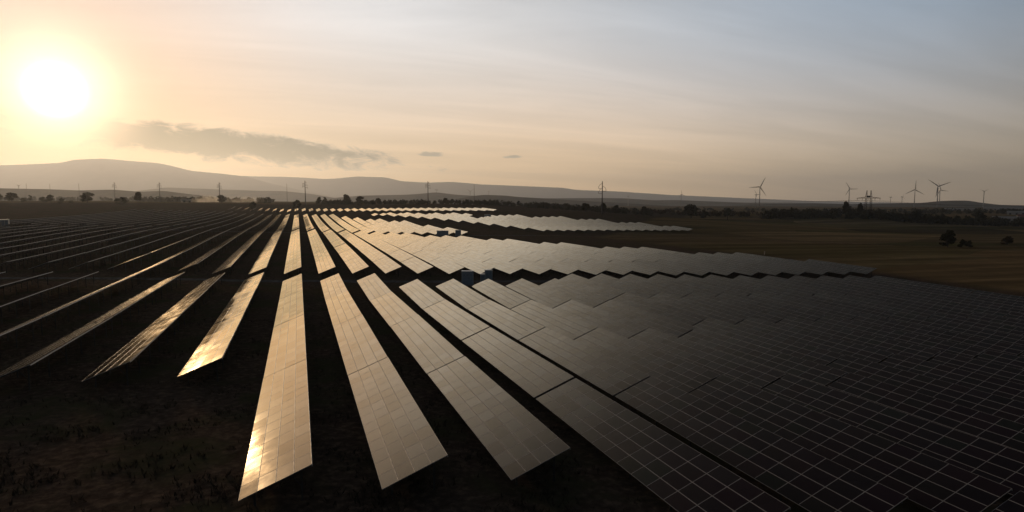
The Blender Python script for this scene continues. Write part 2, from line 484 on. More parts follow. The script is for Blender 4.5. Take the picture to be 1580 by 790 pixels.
def ribbon(name, pts, width, mat, lift=0.14, step=5.0):
    pts = [Vector((*p, 0)) for p in pts]
    line = []
    for a, b in zip(pts, pts[1:]):
        m_ = max(1, int((b - a).length / step))
        line += [a.lerp(b, i / m_) for i in range(m_)]
    line.append(pts[-1])
    rg = random.Random(len(line)); X = []; Y = []
    for i, p in enumerate(line):
        d = (line[min(i + 1, len(line) - 1)] - line[max(i - 1, 0)]).normalized(); nrm = Vector((d.y, -d.x, 0))
        w = width * (1 + rg.uniform(-0.12, 0.12))
        row = [p + nrm * w * q for q in (-0.5, -0.17, 0.17, 0.5)]
        X.append([q.x for q in row]); Y.append([q.y for q in row])
    X = np.array(X); Y = np.array(Y)
    Z = ground_z(X, Y) + lift; Z[:, 0] -= lift + 0.1; Z[:, -1] -= lift + 0.1
    return tag(link(name, grid_mesh(name, X, Y, Z, mat)), kind='structure')


ribbon('service_track', [(-150, 152.5), (-60, 149.5), (-28, 147), (-8, 143), (8, 140.5), (22, 137.5), (60, 134.8), (100, 132.5), (128, 130.5)], 4.2, M['track'])
ribbon('far_service_track', [(-200, 345), (-60, 341), (-19, 336), (6, 333.5), (30, 329.5), (62, 331), (110, 345), (140, 350)], 4.0, M['track'])
ribbon('dirt_track', [(130, 352), (188, 328), (228, 316), (260, 292), (278, 262), (330, 246), (420, 236)], 3.2, M['dirt'], 0.2)


def ridge(name, prof, dist, half, mat, seed, rough=0.06, label=None):
    """a range of hills: skyline (bearing, picture height) at a distance, with a real front and back slope"""
    rg = np.random.RandomState(seed)
    px = np.array([p[0] for p in prof], float); py = np.array([p[1] for p in prof], float)
    b = np.linspace(px[0], px[-1], int((px[-1] - px[0]) / 3) + 2)
    top = CAM_H + (309 - np.interp(b, px, py)) * dist / FOCAL
    ker = np.ones(5) / 5; top = np.convolve(np.pad(top, 2, 'edge'), ker, 'valid')
    t = np.linspace(-1, 1, 41)
    B, Tt = np.meshgrid(b, t)
    shape = np.clip(1 - np.abs(Tt) ** 1.5, 0, 1)
    n = np.zeros_like(B)
    for f_, a in ((0.02, 1.0), (0.05, 0.5), (0.11, 0.3), (0.23, 0.18)):
        p1, p2, p3 = rg.uniform(0, 6, 3)
        n += a * np.sin(B * f_ + p1 + 2.5 * Tt * (1 + p3 * 0.3)) * np.cos(Tt * (4 + 20 * f_) + p2)
    base = -230.0
    H = base + (top[None] - base) * shape * (1 + rough * n * np.abs(Tt) * 2.2)
    D = dist + Tt * half
    tt = (B - 790) / FOCAL
    X = D * (math.sin(YAW) + tt * math.cos(YAW)); Y = D * (math.cos(YAW) - tt * math.sin(YAW))
    return tag(link(name, grid_mesh(name, X, Y, H, mat)), label, kind='structure')


ridge('mountain', [(-500, 300), (-380, 276), (-200, 262), (-60, 258), (60, 254), (100, 252), (121, 247.5), (165, 245.5), (217, 250), (242, 251.6), (263, 255), (298, 264), (341, 268), (384, 273), (412, 281), (440, 288), (500, 300), (560, 312)], 15500, 3000, M['mountain'], 1)
ridge('mountain', [(230, 300), (348, 271), (394, 272.5), (440, 273), (483, 275.3), (501, 276.5), (518, 276), (552, 272.7), (597, 274), (621, 280), (660, 282), (699, 280.8), (742, 284.6), (800, 287), (871, 290), (886, 293), (952, 295.4), (1028, 300.5), (1130, 305), (1250, 310), (1400, 313)], 18500, 2600, M['mountain'], 2)
ridge('hill', [(470, 312), (520, 305), (557, 302), (628, 300.5), (650, 299), (673, 296.7), (704, 300.5), (729, 302), (780, 304), (838, 306), (927, 305.6), (962, 306), (1010, 309), (1043, 308.6), (1078, 310), (1129, 312), (1200, 314), (1300, 318)], 6200, 1300, M['hill'], 3)
ridge('hill', [(670, 314), (704, 307), (729, 302.5), (747, 300.7), (780, 301.8), (800, 304), (838, 306), (880, 309), (940, 312), (1040, 318)], 4200, 700, M['hill'], 4)
ridge('hill', [(1120, 318), (1180, 313.6), (1256, 313.4), (1307, 315), (1357, 314), (1420, 313.0), (1446, 310.2), (1470, 309.4), (1491, 309.4), (1509, 312.4), (1540, 316), (1580, 317), (1680, 316), (1800, 313), (2000, 318)], 4600, 900, M['hill'], 5, 0.03)
ridge('hill', [(-120, 293), (0, 290.6), (76, 292), (127, 294), (177, 292.7), (220, 296), (253, 294.4), (290, 299), (350, 306), (420, 312)], 3600, 700, M['hill'], 6)
ridge('hill', [(180, 300), (220, 294), (261, 289.4), (330, 292), (400, 294.4), (440, 295), (480, 299), (540, 309)], 7800, 1200, M['hill'], 7)

# ------------------------------------------------------------------ solar tables
PITCH_ROW, U0, TILT = 7.3181, -1.5343, 0.37362
STEP, TLEN, TWID, TABLE_Z = 25.36, 25.00, 4.0, 1.7
NU, NV = 4, 14
CT, ST = math.cos(TILT), math.sin(TILT)
TROT = Matrix.Rotation(-TILT, 3, 'Y')        # low side to the left (-X), high side to the right


def on_table(x, y, h=0.0):
    """point on the tilted panel plane, in table coordinates"""
    return TROT @ Vector((x, y, h)) + Vector((0, 0, TABLE_Z))


MX, MY, MT, MB = 0.986, 1.772, 0.042, 0.016


def module_faces(me, place):
    x, y = MX / 2, MY / 2
    o = [(-x, -y), (x, -y), (x, y), (-x, y)]
    i_ = [(-x + MB, -y + MB), (x - MB, -y + MB), (x - MB, y - MB), (-x + MB, y - MB)]
    for k in range(4):
        j = (k + 1) % 4
        me.quad([place(*o[k], 0.0), place(*o[j], 0.0), place(*i_[j], -0.003), place(*i_[k], -0.003)], 1)
        me.quad([place(*o[j], 0.0), place(*o[k], 0.0), place(*o[k], -MT), place(*o[j], -MT)], 1)
    me.quad([place(*q, -0.003) for q in i_], 0)
    me.quad([place(*q, -MT) for q in reversed(o)], 2)


MODULE_MATS = [M['glass'], M['frame'], M['back']]
_m = Mesh(); module_faces(_m, lambda x, y, h: Vector((x, y, h)))
MODULE = _m.data('module', MODULE_MATS)


def module_spots():
    for i in range(NU):
        for j in range(NV):
            yield (-1.5 + i) * 1.0, (-(NV - 1) / 2 + j) * (TLEN / NV)


def make_array(seed):
    rg = random.Random(seed); me = Mesh()
    for x, y in module_spots():
        a, b = rg.gauss(0, 0.0022), rg.gauss(0, 0.0022)
        module_faces(me, lambda px, py, h: on_table(x + px, y + py, h + a * px + b * py))
    return me.data('module_array', MODULE_MATS)


ARRAYS = [make_array(s) for s in range(4)]


def make_frame():
    me = Mesh()
    for x in (-1.5, -0.5, 0.5, 1.5):
        me.box(on_table(x, 0, -0.075), (0.06, TLEN + 0.1, 0.07), 0, TROT)
    for y in POST_Y:
        me.box(on_table(0, y, -0.16), (3.7, 0.07, 0.09), 0, TROT)
        a = on_table(0.55, y, -0.2); me.bar((1.35, y + 0.0, 0.75), a, 0.035)
    me.box(on_table(1.965, 0, -0.085), (0.05, TLEN, 0.07), 1, TROT)  # added along the upper edge to draw a thin lit line
    return me.data('support_frame', [M['steel'], M['added_rail']])


POST_Y = [(-2.5 + k) * 4.55 for k in range(6)]
FRAME = make_frame()


def make_post(x):
    me = Mesh(); t = on_table(x, 0, -0.2).z
    me.box((0, 0, (t - 0.5) / 2), (0.11, 0.012, t + 0.5)); me.box((-0.05, 0.035, (t - 0.5) / 2), (0.012, 0.06, t + 0.5)); me.box((0.05, 0.035, (t - 0.5) / 2), (0.012, 0.06, t + 0.5))
    return me.data('post', [M['steel']])


POST_X = (-1.15, 1.3)
POSTS = [make_post(x) for x in POST_X]
_m = Mesh()
for _y in POST_Y:
    for _x in POST_X:
        _t = on_table(_x, 0, -0.2).z; _m.box((_x, _y, (_t - 0.5) / 2), (0.11, 0.07, _t + 0.5))
POST_ROW = _m.data('posts', [M['steel']])

# --- where the tables stand: (block, row, number counted from the track, near end)
tables = []
for r in range(-9, 20):                         # block in front of the service track
    if r < 0: far = 137.7
    elif r <= 2: far = (135.6, 135.0, 134.4)[r]
    elif r <= 7: far = 124.6 - 0.35 * (r - 3)
    elif r <= 13: far = 130.6 - 0.3 * (r - 8)
    else: far = 128.8 - 1.3 * (r - 13)
    if r <= -1: n = 3
    elif r <= 4: n = 4
    else: n = 6
    for k in range(n):
        tables.append(('A', r, k, far - (k + 1) * STEP))
B_COUNT = {8: 6, 9: 6, 10: 6, 11: 5, 12: 5, 13: 4, 14: 4, 15: 3, 16: 3, 17: 3, 18: 2, 19: 2, 20: 2, 21: 1, 22: 1}
for r in range(-15, 22):                        # block between the two tracks
    if r <= -4: near = 158.0
    elif r < 0: near = {-3: 153.5, -2: 148.0, -1: 147.0}[r]
    else: near = 146.4 - 0.64 * r
    for k in range(B_COUNT.get(r, 7)):
        tables.append(('B', r, k, near + k * STEP))
    if r == -4:
        tables.append(('B', r, 7, near - STEP + 4.0))
C_COUNT = {12: 2, 11: 3, 10: 5, 9: 5, 8: 6, 7: 6, 6: 7, 5: 8}
for r in range(-19, 13):                        # block past the second track
    near = 345.0 if r <= -4 else 340.0 if r <= 1 else 330.5 if r <= 7 else 333.5
    for k in range(C_COUNT.get(r, 10 if r > -8 else 12)):
        tables.append(('C', r, k, near + k * STEP))
for r in range(9, 37):                          # wedge on the right
    near = 378 + max(0, 21 - r) * 16.0 if r > 9 else 556
    fary = np.interp(r, [9, 12, 18, 21, 24, 27, 30.5, 34, 36], [585, 578, 545, 522, 500, 475, 452, 425, 400])
    for k in range(max(1, int(round((fary - near) / STEP)))):
        if 19 <= r <= 22 and near + k * STEP < 506 < near + (k + 1) * STEP: continue     # a gap with a station
        tables.append(('D', r, k, near + k * STEP))
for r in range(-9, 26):                         # last band before the trees
    near = 694 - 4.4 * r - (25 if r < 0 else 0)
    for k in range(2):
        tables.append(('E', r, k, near + k * STEP))

_ca = Matrix.Rotation(-YAW, 3, 'Z') @ Matrix.Rotation(math.pi / 2 - PITCH, 3, 'X')
_ci = np.array(_ca.transposed())


def project(P):
    d = (np.asarray(P) - np.array([0, 0, CAM_H])) @ _ci.T
    return 790 + FOCAL * d[:, 0] / -d[:, 2], 395 - FOCAL * d[:, 1] / -d[:, 2], -d[:, 2]


def clip_area(poly):
    for ax, lim, sg in ((0, 0, 1), (0, 1580, -1), (1, 0, 1), (1, 790, -1)):
        out = []
        for a, b in zip(poly, poly[1:] + poly[:1]):
            da, db = sg * (a[ax] - lim), sg * (b[ax] - lim)
            if da >= 0: out.append(a)
            if (da >= 0) != (db >= 0):
                t = da / (da - db); out.append((a[0] + t * (b[0] - a[0]), a[1] + t * (b[1] - a[1])))
        poly = out
        if len(poly) < 3: return 0.0
    x = [p[0] for p in poly]; y = [p[1] for p in poly]
    return abs(sum(x[i] * y[i - 1] - x[i - 1] * y[i] for i in range(len(x)))) / 2


rng = random.Random(11)
placed = []
for blk, r, k, v0 in tables:
    u = U0 + r * PITCH_ROW
    h0, h1 = float(table_height(np.array(u), np.array(v0))), float(table_height(np.array(u), np.array(v0 + STEP)))
    slope = math.atan2(h1 - h0, STEP)
    vc, zc = v0 + STEP / 2, (h0 + h1) / 2 - TABLE_Z
    rot = Matrix.Rotation(slope, 3, 'X')
    cor = [Vector((u, vc, zc)) + rot @ on_table(x, y) for x, y in ((-2, -12.43), (2, -12.43), (2, 12.43), (-2, 12.43))]
    px, py, dep = project([tuple(c) for c in cor])
    if dep.max() < 6: continue
    if dep.min() < 3:
        area = 0.0
        if px[dep > 3].max() < -200 or px[dep > 3].min() > 1900: continue
    else:
        if px.max() < -160 or px.min() > 1740 or py.min() > 1100: continue
        area = clip_area(list(zip(px, py)))
        ln = math.hypot(px[2] - px[1], py[2] - py[1])
        if area > 0 or (px.min() < 1580 and px.max() > 0): area = max(area, min(ln, 400) * 1.3)
        if px.min() > 1580 or px.max() < 0 or py.min() > 790: area = 0.0
    full = abs(sum(px[i] * py[i - 1] - px[i - 1] * py[i] for i in range(4))) / 2
    placed.append(dict(blk=blk, r=r, k=k, loc=(u, vc, zc), slope=slope, area=area, full=full / (NU * NV), dep=float(dep.min()),
                       jx=rng.gauss(0, 0.002), jy=rng.gauss(0, 0.003)))

ORD = ['first', 'second', 'third', 'fourth', 'fifth', 'sixth', 'seventh', 'eighth', 'ninth', 'tenth', 'eleventh', 'twelfth', 'thirteenth',
       'fourteenth', 'fifteenth', 'sixteenth', 'seventeenth', 'eighteenth', 'nineteenth', 'twentieth', 'twenty-first', 'twenty-second', 'twenty-third',
       'twenty-fourth', 'twenty-fifth', 'twenty-sixth', 'twenty-seventh', 'twenty-eighth', 'twenty-ninth', 'thirtieth'] + ['thirty-' + q for q in (
       'first', 'second', 'third', 'fourth', 'fifth', 'sixth', 'seventh', 'eighth')]


def table_label(t):
    blk, r, k = t['blk'], t['r'], t['k']
    look = {'A': 'golden' if -2 <= r <= 1 else 'grey brown' if 2 <= r <= 5 else 'dark' if r > 5 else 'edge-on',
            'B': 'edge-on' if r < -3 else 'beige' if r <= 8 else 'grey' if r <= 14 else 'dark',
            'C': 'edge-on' if r < -4 else 'pale beige', 'D': 'pale', 'E': 'pale'}[blk]
    where = {'A': 'before the track', 'B': 'past the track', 'C': 'past the second track', 'D': 'in the right wedge', 'E': 'in the last band'}[blk]
    row = 'centre row' if r == 0 else '%s row %s of the centre row' % (ORD[abs(r) - 1], 'right' if r > 0 else 'left')
    return '%s solar table, %s %s, %s' % (look, ORD[k], where, row)


placed.sort(key=lambda t: -t['area'])
single = [t for t in placed if t['area'] > 0][:300]
ids = set(id(t) for t in single)
rest = [t for t in placed if id(t) not in ids]
modules_left = 3300
n_mod = 0
for t in single:
    root = bpy.data.objects.new('solar_table', None); scene.collection.objects.link(root)
    root.empty_display_size = 0.5
    root.location = t['loc']; root.rotation_euler = (t['slope'] + t['jx'], t['jy'], 0)
    tag(root, table_label(t), 'solar table', 'solar panel tables in long parallel rows')
    rg = random.Random(t['r'] * 91 + t['k'] * 7 + ord(t['blk']))
    if t['full'] > 85 and n_mod + 56 <= modules_left:
        for x, y in module_spots():
            o = bpy.data.objects.new('module', MODULE); scene.collection.objects.link(o); o.parent = root
            o.location = on_table(x, y)
            o.rotation_euler = (rg.gauss(0, 0.0022), -TILT + rg.gauss(0, 0.0022), 0)
            n_mod += 1
    else:
        o = link('module_array', ARRAYS[rg.randrange(4)], root); o['kind'] = 'stuff'
    if t['dep'] < 420:
        link('support_frame', FRAME, root)
    if t['dep'] < 75:
        for y in POST_Y:
            for x, pm in zip(POST_X, POSTS):
                link('post', pm, root, (x, y, 0))
    else:
        o = link('posts', POST_ROW, root); o['kind'] = 'stuff'


def far_tables(name, lst):
    """tables too far or too small to tell apart, as one mass"""
    arrV = []; me = Mesh()
    for t in lst:
        rot = Matrix.Rotation(t['slope'] + t['jx'], 3, 'X') @ Matrix.Rotation(t['jy'], 3, 'Y'); loc = Vector(t['loc'])
        q = lambda p: loc + rot @ p
        h = TLEN / 2
        for i in range(4):
            y0, y1 = -h + i * TLEN / 4, -h + (i + 1) * TLEN / 4
            for j in range(4):
                x0, x1 = -2 + j, -1 + j
                me.quad([q(on_table(x0 + .02, y0 + .02)), q(on_table(x1 - .02, y0 + .02)), q(on_table(x1 - .02, y1 - .02)), q(on_table(x0 + .02, y1 - .02))], 0)
        o = [(-2, -h), (2, -h), (2, h), (-2, h)]
        for k in range(4):
            j = (k + 1) % 4
            me.quad([q(on_table(*o[j], 0.01)), q(on_table(*o[k], 0.01)), q(on_table(*o[k], -0.06)), q(on_table(*o[j], -0.06))], 1)
        me.box(q(on_table(1.97, 0, -0.085)), (0.05, 2 * h, 0.06), 3, rot @ TROT)  # same added rail, for the lit upper edge of distant rows
        me.quad([q(on_table(*c, -0.045)) for c in reversed(o)], 2)
        for y in (-11, -3.7, 3.7, 11):
            for x in POST_X:
                z = on_table(x, 0, -0.1).z
                me.bar(q(Vector((x, y, -0.4))), q(Vector((x, y, z))), 0.06, 2)
    ob = link(name, me.data(name, MODULE_MATS + [M['added_rail']]))
    tag(ob, 'distant rows of pale solar panels too small to tell apart before the trees', 'solar panels', None, 'stuff')


far_tables('distant_solar_tables', rest)
print('tables', len(placed), 'single', len(single), 'modules', n_mod)

# ------------------------------------------------------------------ trees and woods
def leaf_quads(rg, lobes, n, size):
    """n leaf clumps spread through the lobes (centre, radii), denser near their skin"""
    w = np.array([l[1][0] * l[1][1] * l[1][2] for l in lobes]) ** 0.67
    k = rg.choice(len(lobes), n, p=w / w.sum())
    d = rg.normal(size=(n, 3)); d /= np.linalg.norm(d, axis=1)[:, None]
    r = rg.uniform(0.35, 1.0, n) ** 0.5
    c = np.array([l[0] for l in lobes])[k] + d * r[:, None] * np.array([l[1] for l in lobes])[k]
    a = rg.normal(size=(n, 3)); a /= np.linalg.norm(a, axis=1)[:, None]
    b = np.cross(a, rg.normal(size=(n, 3))); b /= np.linalg.norm(b, axis=1)[:, None]
    s = size * rg.uniform(0.5, 1.25, n)[:, None]
    a, b = a * s, b * s * 0.7
    return np.stack([c - a - b * .6, c + a - b, c + a * .8 + b, c - a * .9 + b * .8], 1)


def tree_kind(seed, kind):
    rg = np.random.RandomState(seed); lobes = []; tr = Mesh()
    base = {'round': 0.18, 'tall': 0.36, 'bush': 0.02, 'thin': 0.25}[kind]
    nl = {'round': 15, 'tall': 12, 'bush': 14, 'thin': 9}[kind]
    fork = base + 0.12
    tr.bar((0, 0, -0.06), (0.01, 0.0, fork), 0.035, 0, 0.022, 7)
    for i in range(nl):
        t = (i + 0.5) / nl; z = base + (1 - base) * (0.12 + 0.78 * t)
        prof = math.sin(math.pi * min(1, max(0.0, (t * 0.85 + 0.14)))) ** 0.7
        if kind == 'bush': prof = math.cos(t * math.pi / 2) ** 0.5
        ang = rg.uniform(0, 6.28); rad = prof * rg.uniform(0.12, 0.36)
        c = (math.cos(ang) * rad, math.sin(ang) * rad, z)
        q = rg.uniform(0.10, 0.19) * (0.8 if kind == 'thin' else 1.0)
        lobes.append((c, (q * 1.15, q * 1.15, q * 0.72)))
        tr.bar((0.005, 0, min(fork, z * 0.8)), (c[0] * .8, c[1] * .8, z), 0.016, 0, 0.004, 4)
    v = leaf_quads(rg, lobes, 1500 if kind != 'thin' else 650, 0.045)
    v[..., 2] = np.maximum(v[..., 2], 0.01)
    return tr.data('trunk', [M['bark']]), v


KINDS = {}
for i_, kd in enumerate(('round', 'tall', 'bush', 'thin')):
    for s_ in range(3):
        tk, lv = tree_kind(40 + i_ * 7 + s_, kd)
        KINDS[kd, s_] = (tk, quads_mesh('crown', lv, M['leaf']), quads_mesh('crown', lv, M['leaf_dry']))


def tree(kind, s, px, Z, h, w, label, dry=False, rot=0.0, name=None, group=None):
    u, v = spot(px, Z)
    tk, c0, c1 = KINDS[kind, s]
    nm = name or ('bush' if kind == 'bush' else 'tree')
    root = bpy.data.objects.new(nm, None); scene.collection.objects.link(root)
    root.location = (u, v, float(ground_z(np.array(u), np.array(v))) - 0.1); root.rotation_euler = (0, 0, rot); root.scale = (w, w, h)
    tag(root, label, nm, group)
    link('trunk', tk, root); link('crown', c1 if dry else c0, root)
    return root


LG = 'trees along the left field edge'
tree('round', 0, 1, 800, 10.8, 12, 'dark tree cut by the left photo edge below the sun', rot=1.0, group=LG)
tree('round', 1, 21, 800, 12.6, 18, 'broad round tree beneath the sun, second from the left photo edge', rot=2.0, group=LG)
tree('bush', 0, 39, 800, 6.0, 10, 'low bush between the broad tree and the thin tree below the sun', group=LG)
tree('thin', 0, 49, 800, 9.5, 7, 'thin ragged tree below the sun with a small flat top', rot=0.4, group=LG)
tree('bush', 1, 69, 790, 7.5, 10, 'lower half of a bush pair below the sun, left one', rot=0.2, group=LG)
tree('round', 2, 80, 795, 10.0, 11, 'higher half of a bush pair below the sun, right one', rot=1.2, group=LG)
tree('bush', 2, 97, 740, 6.0, 8, 'small round bush left of the boxy dark tree', rot=2.2, group=LG)
tree('bush', 0, 113, 735, 3.4, 8, 'very low flat bush beside the boxy dark tree', rot=3.2, group=LG)
tree('round', 2, 137, 720, 13.2, 17, 'boxy dark tree standing alone left of the wide low bush', rot=0.9, group=LG)
tree('bush', 1, 190, 710, 8.4, 17, 'wide low bush just left of the lollipop tree', rot=1.4, group=LG)
tree('tall', 0, 215, 700, 14.0, 11.5, 'lollipop tree with a visible trunk above the left rows', rot=0.3, group=LG)
tree('round', 1, 344, 850, 11.6, 18, 'flat topped dark tree at the foot of a pole beside the dust', rot=0.5)
tree('bush', 2, 392, 690, 9.5, 9.5, 'dark bush left of the ragged tree at the end of the rows', rot=0.8)
tree('thin', 1, 458, 660, 13.5, 12, 'ragged pointed tree in front of the pole at the row vanishing point', rot=0.1)
WG = 'trees in the dark belt behind the last panels'
tree('tall', 1, 494, 930, 10.8, 9, 'narrow tree opening the dark belt behind the last panels', rot=0.6, group=WG)
tree('thin', 2, 502, 925, 11.5, 8, 'flat crowned tree beside the narrow one in the dark belt', rot=1.6, group=WG)
tree('round', 0, 535, 900, 14.8, 17, 'tallest broad tree of the dark belt behind the panels', rot=2.6, group=WG)
tree('round', 2, 556, 900, 12.6, 15, 'second broad tree of the dark belt, sloping to the right', rot=0.7, group=WG)
tree('tall', 2, 584, 905, 9.2, 9, 'small squarish tree after the two broad ones in the belt', rot=1.7, group=WG)
tree('round', 1, 687, 850, 9.0, 9, 'pointed tree just right of the tall pole above the panels', rot=2.7, group=WG)
tree('round', 0, 698, 850, 7.5, 9, 'lower tree beside the pointed one right of the tall pole', rot=0.2, group=WG)
EG = 'trees behind the pale wedge of panels'
tree('round', 1, 903, 640, 9.6, 13, 'rounded dark tree left of the pole with curled arms', rot=1.1, group=EG)
tree('round', 2, 931, 655, 10.8, 9, 'tree hiding the foot of the pole with curled arms', rot=2.1, group=EG)
tree('tall', 1, 951, 650, 9.0, 9, 'square topped tree right of the pole with curled arms', rot=0.1, group=EG)
tree('round', 0, 993, 760, 11.4, 13, 'round tree between the curled arm pole and the great dark clump', rot=0.9, group=EG)
tree('round', 2, 1066, 765, 17.0, 27, 'great dark tree clump below the small turbine', rot=1.9, group=EG)
tree('bush', 1, 1086, 760, 11.5, 12, 'lower shoulder of the great dark tree clump', rot=2.9, group=EG)
tree('tall', 0, 1122, 720, 13.0, 11, 'upright dark tree alone between the clump and the big turbine', rot=0.4, group=EG)
FG = 'trees in the dark belt on the right'
tree('round', 1, 1193, 770, 12.5, 13, 'domed tree at the start of the right dark belt', rot=1.4, group=FG)
tree('round', 0, 1304, 780, 20.0, 13, 'tall blocky tree left of the lattice pylon', rot=2.4, group=FG)
tree('tall', 2, 1326, 790, 17.0, 8, 'slim tree touching the lattice pylon', rot=0.2, group=FG)
tree('round', 2, 1358, 770, 13.0, 16, 'rounded tree just right of the lattice pylon', rot=1.2, group=FG)
tree('round', 1, 1411, 780, 15.0, 19, 'wide tree under the three bladed turbine with upright blade', rot=2.2, group=FG)
tree('tall', 0, 1452, 790, 12.0, 9, 'small tree under the turbine pair', rot=0.3, group=FG)
tree('round', 0, 1476, 790, 11.0, 14, 'low round tree just right of the turbine pair', rot=1.3, group=FG)
tree('round', 2, 1510, 800, 16.5, 19, 'dark spreading tree below the smallest turbine on the right', rot=2.3, group=FG)
tree('bush', 1, 1464, 330, 9.6, 9.6, 'largest near bush on the brown field at the right', rot=0.5)
tree('bush', 2, 1486, 332, 4.6, 5.4, 'small bush right of the largest near bush', rot=1.5)
tree('bush', 0, 1497, 334, 4.0, 5.2, 'smallest bush of the trio on the brown field', rot=2.5)
tree('bush', 1, 1556, 362, 5.4, 8.0, 'reddish bush near the right photo edge on the field', True, 0.6)


def woodland(label, px0, px1, z0, z1, h, n, per, seed, size=0.9, dry=False):
    rg = np.random.RandomState(seed); V = []
    for i in range(n):
        t = rg.uniform(); px = px0 + (px1 - px0) * t; Z = z0 + (z1 - z0) * t + rg.uniform(-25, 25)
        u, v = spot(px, Z); g = float(ground_z(np.array(u), np.array(v)))
        hh = h * rg.uniform(0.55, 1.1); ww = hh * rg.uniform(0.45, 0.8)
        lobes = [((u + rg.normal(0, ww * .4), v + rg.normal(0, ww * .4), g + hh * q), (ww * .55, ww * .55, hh * .3)) for q in (0.25, 0.5, 0.7)]
        V.append(leaf_quads(rg, lobes, per, size))
    V = np.concatenate(V)
    tag(link('woodland', quads_mesh('woodland', V, M['leaf_dry' if dry else 'leaf'])), label, 'woodland', None, 'stuff')


woodland('dark belt of trees behind the last band of panels', 490, 760, 940, 900, 7.0, 110, 90, 1)
woodland('low scrub and trees behind the pale wedge', 740, 1010, 860, 800, 8.0, 130, 80, 2)
woodland('scattered scrub around the great dark clump', 1000, 1190, 860, 820, 6.5, 70, 80, 3, dry=True)
woodland('dense dark belt of trees under the lattice pylon', 1175, 1440, 790, 790, 10.0, 170, 90, 4, 1.1)
woodland('dark belt of trees running to the right photo edge', 1410, 1660, 800, 760, 10.5, 150, 90, 5, 1.1)
woodland('second line of trees farther back on the right', 1180, 1640, 1250, 1350, 11.0, 150, 60, 6, 1.4)
woodland('hazy far trees under the mountain on the left', -40, 330, 1750, 1650, 11.0, 150, 50, 7, 1.6)
woodland('hazy belt of trees behind the dust cloud', 225, 420, 1150, 1050, 9.5, 90, 70, 8, 1.2)
woodland('small hedge line on the crest of the dark hill', 858, 896, 2900, 2900, 9.0, 26, 40, 9, 2.2)
woodland('scrub dotted over the hills beyond the panels', 640, 1180, 1500, 1700, 8.0, 120, 40, 10, 1.6)


# ------------------------------------------------------------------ wind turbines
def turbine_meshes():
    t = Mesh(); n = 10
    t.bar((0, 0, -0.03), (0, 0, 1.0), 0.027, 0, 0.016, n)
    tower = t.data('tower', [M['white']], True)
    m = Mesh(); m.box((0, 0.02, 1.012), (0.045, 0.15, 0.045)); nac = m.data('nacelle', [M['white']])
    h = Mesh(); h.bar((0, 0, 0), (0, -0.05, 0), 0.026, 0, 0.008, 8); hub = h.data('hub', [M['white']], True)
    b = Mesh()
    sec = [(0.02, 0.028, 0.024, 0), (0.12, 0.060, 0.018, -0.3), (0.35, 0.046, 0.013, -0.15), (0.7, 0.030, 0.009, -0.05), (1.0, 0.010, 0.004, 0)]
    rings = []
    for r_, c, th, tw in sec:
        rings.append([Vector((x * math.cos(tw), x * math.sin(tw) * 0.6 + y, r_)) for x, y in ((-c * .35, 0), (0, -th), (c * .65, 0), (0, th))])
    for a, q in zip(rings, rings[1:]):
        for k in range(4):
            b.quad([a[k], a[(k + 1) % 4], q[(k + 1) % 4], q[k]])
    return tower, nac, hub, b.data('blade', [M['white']], True)


TURB = turbine_meshes()


def turbine(px, Z, hub_y, blade_px, phase, yaw, label, group='white wind turbines on the horizon'):
    u, v = spot(px, Z); g = float(ground_z(np.array(u), np.array(v)))
    hz = CAM_H + (309 - hub_y) * Z / FOCAL
    H = hz - g; L = blade_px * Z / FOCAL
    root = bpy.data.objects.new('wind_turbine', None); scene.collection.objects.link(root)
    root.location = (u, v, g); root.rotation_euler = (0, 0, math.atan2(-u, v) + yaw)
    tag(root, label, 'wind turbine', group)
    link('tower', TURB[0], root).scale = (H * 0.95, H * 0.95, H)
    link('nacelle', TURB[1], root).scale = (H, H, H)
    y = -0.056 * H
    o = link('hub', TURB[2], root, (0, y, 1.012 * H)); o.scale = (H, H, H)
    for k in range(3):
        o = link('blade', TURB[3], root, (0, y - 0.02 * H, 1.012 * H), (0, phase + k * 2 * math.pi / 3, 0)); o.scale = (L * 1.6, L * 1.6, L)


turbine(1170.4, 2700, 289, 16.5, R(26), R(8), 'large wind turbine beside the small one, right of the great clump')
turbine(1164.6, 2300, 300.8, 9.5, R(-38), R(52), 'small wind turbine seen side on, just in front of the large one')
turbine(1307.8, 3000, 292, 12, R(-30), R(15), 'wind turbine standing left of the lattice pylon')
turbine(1408.6, 2900, 293, 14.5, R(2), R(5), 'wind turbine with one blade straight up, left of the pair')
turbine(1443.6, 2500, 288, 17, R(-52), R(5), 'front wind turbine of the overlapping pair, blades in a wide V')
turbine(1447.0, 2650, 293.8, 12, R(-22), R(35), 'rear wind turbine hidden behind the front one of the pair')
turbine(1514.7, 4200, 295.7, 6.5, R(-62), R(10), 'lone small wind turbine nearest the right photo edge')
turbine(1050.0, 2600, 300.3, 7.5, R(-12), R(35), 'small wind turbine standing above the great dark clump')
turbine(725.8, 5200, 295.6, 6.5, R(-60), R(5), 'tiny wind turbine behind the hill beside a thin mast')
turbine(968.5, 4000, 303, 4.0, R(10), R(60), 'faint thin wind turbine right of the curled arm pole')
turbine(1371.7, 5200, 304.5, 4.2, R(0), R(70), 'faint wind turbine first right of the lattice pylon')
turbine(1389.4, 5000, 304.0, 5.5, R(3), R(60), 'faint wind turbine just left of the upright bladed one')
turbine(33.0, 4600, 287, 4.5, R(60), R(10), 'pale wind turbine low under the sun')
turbine(754.0, 7000, 296, 3.2, R(-50), R(20), 'barely visible wind turbine on the far haze right of the mast')
turbine(674.0, 6800, 293.5, 3.5, R(0), R(70), 'barely visible wind turbine just right of the tall pole')


